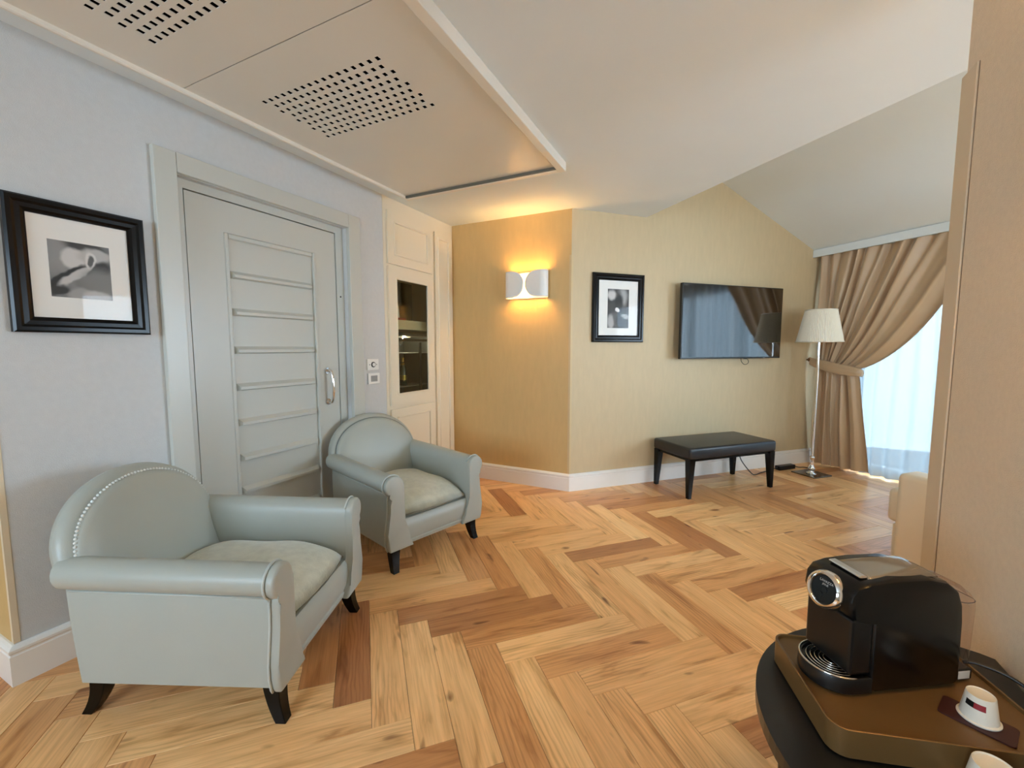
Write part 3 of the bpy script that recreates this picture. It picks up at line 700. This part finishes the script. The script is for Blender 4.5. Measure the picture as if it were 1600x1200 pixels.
# ================================================================= pelmet, curtains
pel = thing('pelmet', 'white box pelmet above the taupe curtain', 'pelmet')
obj('front_board', bbox_B(bmesh.new(), 2.925, 2.945, -.012, 4.55, 2.272, roof_z(2.945)-.001), M_CEIL, pel)
obj('track', bbox_B(bmesh.new(), 2.985, 3.005, .02, 4.5, 2.29, 2.30), M_WHITE, pel)
ZT, ZB = 1.10, .015
def curtain_pt(u, v):
    # v in 0..1 above the tie, -1..0 below
    top, tie0, bot = .01+1.47*u, .09+.40*u, .02+.60*u
    uu = u+.018*sin(19*u)+.012*sin(43*u+1); ph = 2*pi*10.5*(1-(1-min(uu, 1))**1.45)
    if v >= 0:
        z_tie = ZT - .02*u + .05*(1-u)
        z = z_tie+(2.283-z_tie)*v
        gma = 1.0-.30*u
        t = tie0+(top-tie0)*(v**gma)
        z -= .10*u*(sin(pi*min(1, v*1.5)) if v < .667 else 0)*.55
        amp = (.022+.020*min(1, v*2.2))*(.75+.45*sin(ph*.29+1.3))*(1-.35*u)
        s = 3.0-.045*(1-v)**2 + amp*sin(ph+.5*sin(3*v+u*5)) + .010*sin(ph*.37+v*7) - .03*sin(pi*v)*u
    else:
        k_ = -v; z_tie = ZT - .02*u + .05*(1-u)
        z = z_tie+(ZB+.035*u-z_tie)*k_; t = tie0+(bot-tie0)*(k_**.7)
        ph = 2*pi*5.5*(1-(1-min(uu, 1))**1.2); amp = (.022+.020*min(1, k_*2))*(.8+.4*sin(ph*.31+.6))
        s = 3.0-.045*(1-k_)**2 + amp*sin(ph+.4*sin(2*k_+u*4)) + .01*sin(ph*.37-k_*5) - .02*sin(pi*k_)
    return B(min(s, 3.045), t, z)
cu = thing('curtain', 'taupe satin curtain gathered back by the floor lamp', 'curtain')
bm = bmesh.new(); nu, vs_ = 260, [-1+i/26 for i in range(26)]+[i/44 for i in range(45)]
V = [[bm.verts.new(curtain_pt(i/nu, v)) for i in range(nu+1)] for v in vs_]
for a, c in zip(V, V[1:]):
    for i in range(nu): bm.faces.new((a[i], a[i+1], c[i+1], c[i]))
obj('drape', bm, M_CURTAIN, cu, True)
# tie band sweeping round the gathers
bm = bmesh.new(); rows = []
for i in range(41):
    q = i/40; t_ = .02+.50*min(q/.9, 1); s_ = 2.93-.035*sin(pi*min(q/.9, 1)) ; s_ += .05*max(0, (q-.86)/.14)**1.5
    zc = 1.155-.115*q**.8; hw = .030+.025*sin(pi*min(1, q*.9+.1))
    rows.append([B(s_-.006*sin(pi*k/8)-.003*sin(5*pi*k/8+q*9), t_+.012*sin(pi*k/8)*(q > .9), zc-hw+2*hw*k/8) for k in range(9)])
V = [[bm.verts.new(p) for p in r] for r in rows]
for a, c in zip(V, V[1:]):
    for i in range(8): bm.faces.new((a[i], a[i+1], c[i+1], c[i]))
o = obj('tieback', bm, M_CURTAIN, cu, True); o.modifiers.new('s', 'SOLIDIFY').thickness = .008
c0 = B(2.925, -.012, 1.165); c1 = B(2.925, .03, 1.165)
bm = tube(bmesh.new(), [c0, c0.lerp(c1, .6), c0.lerp(c1, .61), c1], [.008, .008, .022, .018], 14); obj('tieback_hook', bm, mat('brown_wood_knob', (110, 72, 40), .4), cu, True, 50)
# sheer
bm = bmesh.new(); nu = 300
def sheer_pt(i, z):
    q = i/nu; t = .28+2.25*q; k = (z/2.28)
    a = .026*(1.15-.4*k)
    return B(3.092+a*sin(q*2*pi*16.5+1.2*sin(q*9.3)+.3*sin(z*2+q*9))+.010*sin(q*33+z), t+.015*sin(q*22+z*1.6), z)
V = [[bm.verts.new(sheer_pt(i, .02+2.262*j/14)) for i in range(nu+1)] for j in range(15)]
for a, c in zip(V, V[1:]):
    for i in range(nu): bm.faces.new((a[i], a[i+1], c[i+1], c[i]))
tag(obj('sheer_curtain', bm, M_SHEER, None, True), 'white sheer curtain hanging behind the taupe drape', 'curtain')

# ================================================================= armchairs
def armchair(label, loc, rz, nails):
    t = thing('armchair', label, 'armchair', loc, rz, 'pale leather club armchairs')
    ZB_, YI = .140, .254
    def xr(z): return -.342-.055*(z-ZB_)/.43        # raked rear line
    for sg in (-1, 1):
        # arm body
        sec = [(0, ZB_), (0, .30), (0, .495)]
        for k in range(0, 15):
            a = pi*.98-k*(pi*1.40)/14; sec.append((.058+.054*cos(a), .514+.054*sin(a)))
        sec += [(.0735, .456), (.079, .36), (.083, .24), (.084, ZB_)]
        rings = []
        for f in (0, .04, .5, .96, 1.0):
            ring = []
            for wq, z in sec:
                x = xr(z)+(.345-xr(z))*f; sh_ = (.006 if f in (0, 1.0) else 0)
                zz = z + (.012*(1-f) if z > .44 else 0)
                ring.append((x, sg*(YI+wq*(1-sh_)), zz))
            rings.append(ring)
        obj('arm', loft(bmesh.new(), rings), M_LEATHER, t, True, 40)
        obj('welt', tube(bmesh.new(), [(xr(.455)+.01, sg*(YI+.0745), .467), (.34, sg*(YI+.0745), .456)], .0035, 6), M_WELT, t, True)
        # front panel (scroll, waist, flared foot)
        out = [(-.062, ZB_-.006), (-.058, .150), (-.040, .185), (-.018, .235), (-.006, .30), (-.002, .38), (-.002, .50)]
        for k in range(0, 15):
            a = pi*.97-k*(pi*1.33)/14; out.append((.057+.060*cos(a), .514+.060*sin(a)))
        out += [(.0885, .44), (.087, .41), (.090, .36), (.099, .30), (.108, .24), (.108, .19), (.100, .15), (.092, ZB_-.006)]
        fp = obj('front_panel', prism(bmesh.new(), [(.338, sg*(YI+a), z) for a, z in out], (.036, 0, 0), .010, 3), M_LEATHER, t, True, 35)
        ol = [(.340, sg*(YI+a*1.0+(.003 if a > .03 else 0)), z+(.002 if z > .5 else 0)) for a, z in out[8:]]
        obj('piping', tube(bmesh.new(), ol, .0045, 8), M_WELT, fp, True)
        # legs
        for fx_, lx, sw in ((1, .318, .03), (-1, -.318, -.045)):
            ly = sg*(.298 if fx_ > 0 else .285)
            rg = []
            for k in range(7):
                q = k/6; z = ZB_*(1-q)+.012*(1-q)*0; hw = .030-.011*q
                cx_ = lx+sw*(q**2.2)*1.0; cy_ = ly+sg*.012*q*q
                rg.append([(cx_+a*hw, cy_+c*hw, z) for a, c in ((-1, -.9), (-.9, -1), (.9, -1), (1, -.9), (1, .9), (.9, 1), (-.9, 1), (-1, .9))])
            obj('leg', loft(bmesh.new(), rg), M_BLACKWOOD, t, True, 40)
    # seat front rail, with a bulge and bottom band
    prof = [(.30, ZB_), (.345, ZB_), (.349, ZB_+.018), (.343, ZB_+.024), (.352, .19), (.354, .24), (.348, .275), (.335, .292), (.30, .296), (.1, .296), (.1, ZB_)]
    obj('front_rail', loft(bmesh.new(), [[(x, y, z) for x, z in prof] for y in (-YI+.002, YI-.002)]), M_LEATHER, t, True, 40)
    obj('seat_deck', box(-.34, .1, -YI+.001, YI-.001, ZB_, .29), M_LEATHER, t)
    # back: arched slab, raked
    rake, hb = math.tan(R(16.5)), .34
    def arch(hw, h0, h1, n=36):                     # half width, straight height, total height (from hb)
        pts = [(-hw+.035, 0), (-hw+.035, .12), (-hw+.006, .165), (-hw, h0)]
        for k in range(1, n): a = pi-pi*k/n; pts.append((hw*cos(a), h0+(h1-h0)*sin(a)**.95))
        pts += [(hw, h0), (hw-.006, .165), (hw-.035, .12), (hw-.035, 0)]; return pts
    def bp_(x, y, h): return (x+.022-h*rake, y, hb+h)
    top = .472
    def ring(x, d, dz=0): return [bp_(x, y, max(h+dz, 0)) for y, h in arch(.338-d, .20, top-d)]
    rings = [ring(-.375, .06), ring(-.383, .02), ring(-.375, .004), ring(-.355, 0), ring(-.335, .004), ring(-.322, .014), ring(-.316, .03)]
    obj('back_shell', loft(bmesh.new(), rings), M_LEATHER, t, True, 70)
    rings = [ring(-.318, .030), ring(-.308, .030), ring(-.298, .036), ring(-.290, .05), ring(-.283, .10), ring(-.278, .17), ring(-.276, .25)]
    pad = obj('back_pad', loft(bmesh.new(), rings), M_LEATHER, t, True, 75)
    path = [bp_(-.315, y, h) for y, h in arch(.338-.028, .20, top-.028, 60)][3:-3]
    if nails:
        me = None; acc = 0; last = Vector(path[0]); beads = bmesh.new(); step = .0135; fine = []
        for a, c in zip(path, path[1:]):
            a, c = Vector(a), Vector(c); m_ = max(1, int((c-a).length/.002))
            fine += [a.lerp(c, i/m_) for i in range(m_)]
        d_ = 0; prev = fine[0]; pos = [fine[0]]
        for q in fine[1:]:
            d_ += (q-prev).length; prev = q
            if d_ >= step: pos.append(q); d_ = 0
        nb = bmesh.new(); bmesh.ops.create_icosphere(nb, subdivisions=1, radius=.0058); nm = bpy.data.meshes.new('nail_head'); nb.to_mesh(nm); nb.free()
        for p_ in nm.polygons: p_.use_smooth = True
        nm.materials.append(mat('pearl_nail', (232, 234, 230), .25))
        for q in pos:
            o = bpy.data.objects.new('nail_head', nm); COL.objects.link(o); o.parent = pad; o.location = q+Vector((.004, 0, .001))
    else: obj('piping', tube(bmesh.new(), path, .0035, 8), mat('dark_seam', (110, 116, 112), .5), pad, True)
    # rear panel under the shell
    bm = loft(bmesh.new(), [[(xr(z)+.012, -YI, z), (xr(z)+.05, -YI, z), (xr(z)+.05, YI, z), (xr(z)+.012, YI, z)] for z in (ZB_, .30, .50)])
    obj('rear_panel', bm, M_LEATHER, t)
    # loose cushion
    bm = bmesh.new(); nx, ny = 22, 22; T, Bt = [], []
    for i in range(nx+1):
        rt, rb = [], []
        for j in range(ny+1):
            a, c = -1+2*i/nx, -1+2*j/ny
            e = (1-abs(a)**5)**.45*(1-abs(c)**5)**.45
            kx = .355 if a > 0 else .345
            cor = 1-.035*(a*a*c*c)
            x = .025+a*.335*cor - (.018*(c*c) if a > 0 else 0)*a; y = c*(YI-.004)*cor
            dr = -.030*max(0, a)**3*(1+.3*c*c)
            crown = .022*(1-a*a)*(1-c*c)+.004*sin(7*a+3*c)*sin(5*c)
            zt_ = .347+.060*e+crown+dr; zb_ = .347-.055*e+dr*.8
            rt.append(bm.verts.new((x, y, zt_))); rb.append(bm.verts.new((x, y, max(zb_, .298 if x < .335 else .275))))
        T.append(rt); Bt.append(rb)
    for i in range(nx):
        for j in range(ny):
            bm.faces.new((T[i][j], T[i+1][j], T[i+1][j+1], T[i][j+1])); bm.faces.new((Bt[i][j], Bt[i][j+1], Bt[i+1][j+1], Bt[i+1][j]))
    bmesh.ops.remove_doubles(bm, verts=bm.verts, dist=1e-4)
    bmesh.ops.holes_fill(bm, edges=[e for e in bm.edges if e.is_boundary], sides=0)
    obj('seat_cushion', bm, M_CUSHION, t, True)
    return t
armchair('nearer pale grey-green leather armchair with nailhead trimmed arched back', (-1.768, 1.040, 0), R(23.8), True)
armchair('farther pale grey-green leather armchair standing by the cabinet', (-1.882, 2.225, 0), R(-16.6), False)

# ================================================================= sofa in the wing
so = thing('sofa', 'cream sofa just showing past the right wall end', 'sofa', (.906, 2.96, 0), pi/4)
# local x along sofa (towards window wall), y: front = +y (towards the television)
sl, sd = 1.72, .86
obj('arm', box(0, .16, -sd, 0, .05, .62, .03, 4), M_SOFA, so, True, 50); obj('arm', box(sl-.16, sl, -sd, 0, .05, .62, .03, 4), M_SOFA, so, True, 50)
obj('base', box(.161, sl-.161, -sd+.02, .09, .05, .28, .01), M_SOFA, so); obj('backrest', box(.161, sl-.161, -sd, -sd+.2, .28, .78, .04, 4), M_SOFA, so, True, 50)
for k in range(2):
    a = .163+k*(sl-.324)/2; obj('seat_cushion', box(a-(.1 if k == 0 else 0)*0, a+(sl-.33)/2, -sd+.2, .126, .282, .48, .03, 4), M_SOFA, so, True, 50)
for x in (.06, sl-.06):
    for y in (-.06, -sd+.06): obj('leg', box(x-.02, x+.02, y-.02, y+.02, 0, .051), M_BLACKWOOD, so)

# ================================================================= console table with coffee machine
ZTB = .52; tcx, tcy, tr = .51, 1.06, .402; xw = XR-.012
tb = thing('console_table', 'black half-round table against the cream wall', 'table', (tcx, tcy, 0))
def dshape(r, inset=0):
    a0 = math.acos((xw-inset-tcx)/r); n = 56
    return [(r*cos(a0+(2*pi-2*a0)*k/n), r*sin(a0+(2*pi-2*a0)*k/n)) for k in range(n+1)]
obj('table_top', prism(bmesh.new(), [(x, y, ZTB-.03) for x, y in dshape(tr)], (0, 0, .03), .004, 2), M_TABLE, tb)
obj('apron', prism(bmesh.new(), [(x, y, ZTB-.10) for x, y in dshape(tr-.04, .01)], (0, 0, .07)), M_TABLE, tb)
for a in (100, 180, 260):
    x, y = (tr-.07)*cos(R(a)), (tr-.07)*sin(R(a)); obj('leg', lathe(bmesh.new(), [(.012, 0), (.022, ZTB-.10)], 16, (x, y, 0)), M_BLACKWOOD, tb, True, 40)
# tray
th_ = R(16); TX, TY = .148, 1.205                       # far-left corner of the tray
tray = thing('serving_tray', 'bronze brown raised tray under the coffee machine', 'tray', (TX, TY, ZTB), th_)
tw, td, thh = .40, .278, .060
def rrect(x0, x1, y0, y1, r, n=6):
    out = []
    for cx_, cy_, a0 in ((x1-r, y1-r, 0), (x0+r, y1-r, 90), (x0+r, y0+r, 180), (x1-r, y0+r, 270)):
        out += [(cx_+r*cos(R(a0+90*k/n)), cy_+r*sin(R(a0+90*k/n))) for k in range(n+1)]
    return out
rings = []
for ins, z in ((.006, .0005), (.0, .004), (0, thh-.001), (.0015, thh), (.0035, thh), (.005, thh-.001), (.007, thh-.007)):
    rings.append([(x, y, z) for x, y in rrect(ins, tw-ins, -td+ins, -ins, .032-ins)])
obj('tray_body', loft(bmesh.new(), rings), M_TRAY, tray, True, 35)
ZS = ZTB+thh-.007                                          # surface on which things stand
# coffee machine: local x = front to back, y = towards camera side negative
cm = thing('coffee_machine', 'black capsule coffee machine with chrome ringed dial', 'coffee machine', (.453, 1.233, ZS+.0005), R(32)); cm.scale = (1, 1, .965)
cw = .062
side = [(-.205, .012), (-.205, .165), (-.235, .170), (-.255, .178), (-.262, .195), (-.258, .226), (-.245, .243), (-.215, .251), (-.16, .2555), (-.08, .2545), (-.035, .244), (-.008, .222), (.004, .190), (.008, .15), (.010, .012), (0, .004), (-.19, .004)]
bm = bmesh.new(); rings = []
for y, ins in ((-cw, .008), (-cw+.003, .003), (-cw+.010, 0), (cw-.010, 0), (cw-.003, .003), (cw, .008)):
    mx_, mz_ = -.12, .13
    rings.append([(mx_+(x-mx_)*(1-ins/.13), y, mz_+(z-mz_)*(1-ins/.125)) for x, z in side])
obj('body', loft(bm, rings), mat('black_satin_plastic', (7, 7, 7), .24, spec=.35), cm, True, 35)
obj('front_column', box(-.252, -.20, -cw+.004, cw-.004, .046, .172, .006), M_BLACKPL, cm)
# bright top plate following the crown
rows = []
for x in [-.205+.0107*k for k in range(16)]:
    z = .2525+.0042*(1-((x+.125)/.09)**2); rows.append([(x, y, z+.0016-.004*(abs(y)/.045)**4) for y in (-.045, -.035, -.015, 0, .015, .035, .045)])
bm = bmesh.new(); V = [[bm.verts.new(p_) for p_ in r] for r in rows]
for a, c in zip(V, V[1:]):
    for i in range(6): bm.faces.new((a[i], a[i+1], c[i+1], c[i]))
o = obj('top_plate', bm, mat('silver_grey_gloss', (170, 162, 150), .12, metal=.8), cm, True); o.modifiers.new('s', 'SOLIDIFY').thickness = .002
# lever grip line
obj('lever', box(-.222, -.204, -.04, .04, .2515, .258, .003), M_CHROME, cm)
# dial on the front of the head
dial_c = Vector((-.262, 0, .208)); dn = Vector((-.96, -.10, .26)).normalized()
e1 = Vector((0, 0, 1)).cross(dn).normalized(); e2 = dn.cross(e1)
def disc(r0, d0): return [dial_c+dn*d0+(e1*cos(2*pi*i/40)+e2*sin(2*pi*i/40))*r0 for i in range(40)]
obj('dial_ring', loft(bmesh.new(), [disc(.038, -.03), disc(.042, -.008), disc(.0415, .002), disc(.038, .008), disc(.033, .011), disc(.0295, .007), disc(.029, .0)]), M_CHROME, cm, True, 50)
df_ = obj('dial_face', loft(bmesh.new(), [disc(.0289, .002), disc(.0289, .0045)]), mat('dial_black', (16, 17, 17), .15), cm)
for dx, dz in ((.002, -.002), (-.006, -.014)):
    c_ = dial_c+dn*.0046+e1*dx+e2*dz
    obj('button', loft(bmesh.new(), [[c_+dn*h+(e1*cos(2*pi*i/20)+e2*sin(2*pi*i/20))*.0062 for i in range(20)] for h in (0, .0015)]), M_BLACKGLOSS, df_)
def text(name, body, size, centre, ex, ez, en, m, parent, lift=.0004, sx=1.0):
    cu_ = bpy.data.curves.new(name, 'FONT'); cu_.body = body; cu_.size = size; cu_.align_x = 'CENTER'; cu_.align_y = 'CENTER'; cu_.extrude = .0001
    tmp = bpy.data.objects.new('tmp', cu_); me = bpy.data.meshes.new_from_object(tmp); bpy.data.objects.remove(tmp)
    c_ = Vector(centre); ex, ez, en = Vector(ex), Vector(ez), Vector(en)
    for v in me.vertices: q = v.co.copy(); v.co = c_+ex*q.x*sx+ez*q.y+en*(q.z+lift)
    me.materials.append(m); o = bpy.data.objects.new(name, me); COL.objects.link(o); o.parent = parent; return o
text('lettering', 'LAVAZZA', .0072, dial_c+dn*.0046+e1*.002+e2*.0175, e1, e2, dn, mat('pale_print', (190, 190, 186), .5), df_)
text('lettering', 'JOLIE', .0058, dial_c+dn*.0046+e1*.001+e2*.0105, e1, e2, dn, MATS['pale_print'], df_)
# drip tray with round front
def dshape2(r, x0, n=24): return [(x0, -r)]+[(-.235-r*cos(a)*1.02, r*sin(a)) for a in [-pi/2+pi*k/n for k in range(n+1)]]+[(x0, r)]
dt = obj('drip_tray', loft(bmesh.new(), [[(x, y, z) for x, y in dshape2(r, -.20)] for r, z in ((.058, .002), (.062, .006), (.062, .036), (.060, .040), (.055, .040), (.0545, .034))]), M_BLACKPL, cm, True, 35)
obj('chrome_edge', tube(bmesh.new(), [(x, y, .0405) for x, y in dshape2(.0595, -.205)[1:-1]], .0024, 8), M_CHROME, dt, True)
for r in (.047, .039, .031, .023, .015): obj('grate_ring', tube(bmesh.new(), [(x, y, .0375) for x, y in dshape2(r, -.205)[1:-1]], .0016, 6), M_CHROME, dt, True)
# water tank
tank = loft(bmesh.new(), [[(x, y, z) for x, y in rrect(.012, .012+d_, -w2, w2, .02)] for z, d_, w2 in ((.03, .047, .048), (.17, .050, .050), (.185, .049, .049), (.20, .042, .045), (.213, .028, .038), (.218, .02, .03))])
tk = obj('water_tank', tank, M_TANK, cm, True, 50)
obj('tank_lid_edge', tube(bmesh.new(), [(x, y, .186) for x, y in rrect(.0125, .061, -.0485, .0485, .02)], .0009, 6, True), mat('grey_edge', (110, 96, 92), .4), tk)
obj('tank_base', box(.0105, .055, -.05, .05, .004, .029, .003), M_BLACKPL, cm)
obj('rating_label', box(.020, .048, -.0507, -.0501, .008, .026), M_WHITE, cm)
# power cord of the machine
ca, sa = cos(R(32)), sin(R(32))
def cmw(x, y, z): return Vector((.453+ca*x-sa*y, 1.233+sa*x+ca*y, ZS+z))
obj('power_cord', tube(bmesh.new(), spline([(.056, -.03, .03), (.072, -.045, .036), (.098, -.082, .034), (.118, -.118, .014), (.130, -.15, -.03), (.134, -.165, -.0485)], 8), .0036, 8), M_BLACKPL, cm, True)
# paper cups, upside down
def cup(label, loc, rz, sc_, logo):
    t = thing('paper_cup', label, 'cup', loc, rz, 'upturned paper cups')
    pr = [(.0355, .0005), (.0365, .002), (.0365, .004), (.0345, .0055), (.0325, .006), (.0245, .058), (.0238, .0595), (.0228, .0595), (.0222, .0575), (.002, .0572)]
    o = obj('cup_wall', lathe(bmesh.new(), [(r*sc_, z*sc_) for r, z in pr], 40), M_PAPER, t, True, 40)
    if logo:
        def patch(a0, a1, z0, z1, m, nm):
            bm = bmesh.new(); rows = []
            for z in (z0, z1):
                r = (.0325+(z-.006)/(.052)*(-.008))*sc_+.0003; rows.append([(r*cos(a0+(a1-a0)*k/10), r*sin(a0+(a1-a0)*k/10), z*sc_) for k in range(11)])
            loft(bm, rows, closed=False); return obj(nm, bm, m, t, True)
        patch(0, .55, .034, .047, M_BLACKPL, 'logo_black'); patch(.55, 1.25, .034, .047, M_RED, 'logo_red')
    return t
card = thing('maroon_coaster', 'dark maroon rounded card under the upturned cup', 'coaster', (.483, 1.088, ZS), R(-28))
obj('card', prism(bmesh.new(), [(x, y, .0003) for x, y in rrect(-.052, .052, -.032, .032, .008)], (0, 0, .003)), M_MAROON, card)
cup('upturned white paper cup with red and black logo on the maroon card', (.487, 1.094, ZS+.0034), R(-165), .86, True)
cup('upturned white paper cup at the bottom right beside the tray', (.452, .958, ZTB), 0, 1.15, False)

# ================================================================= cables by the bench
cb = thing('power_adapter', 'black power adapter with cord on the floor under the bench', 'adapter', B(2.53, .12), pi/4)
obj('brick', box(-.13, .10, -.03, .03, 0, .045, .006), M_BLACKPL, cb)
obj('cord', tube(bmesh.new(), spline([(-.13, 0, .03), (-.25, -.01, .012), (-.40, -.03, .006), (-.50, -.06, .006), (-.54, -.04, .02), (-.57, .05, .12), (-.58, .085, .20)], 8), .005, 8), M_BLACKPL, cb, True)
obj('plug', box(-.60, -.56, .06, .115, .19, .24, .004), M_GREYPL, cb)
obj('lead', tube(bmesh.new(), spline([(.10, 0, .03), (.16, -.01, .008), (.22, -.04, .008), (.24, -.08, .008), (.23, -.11, .016)], 8), .005, 8), M_BLACKPL, cb, True)
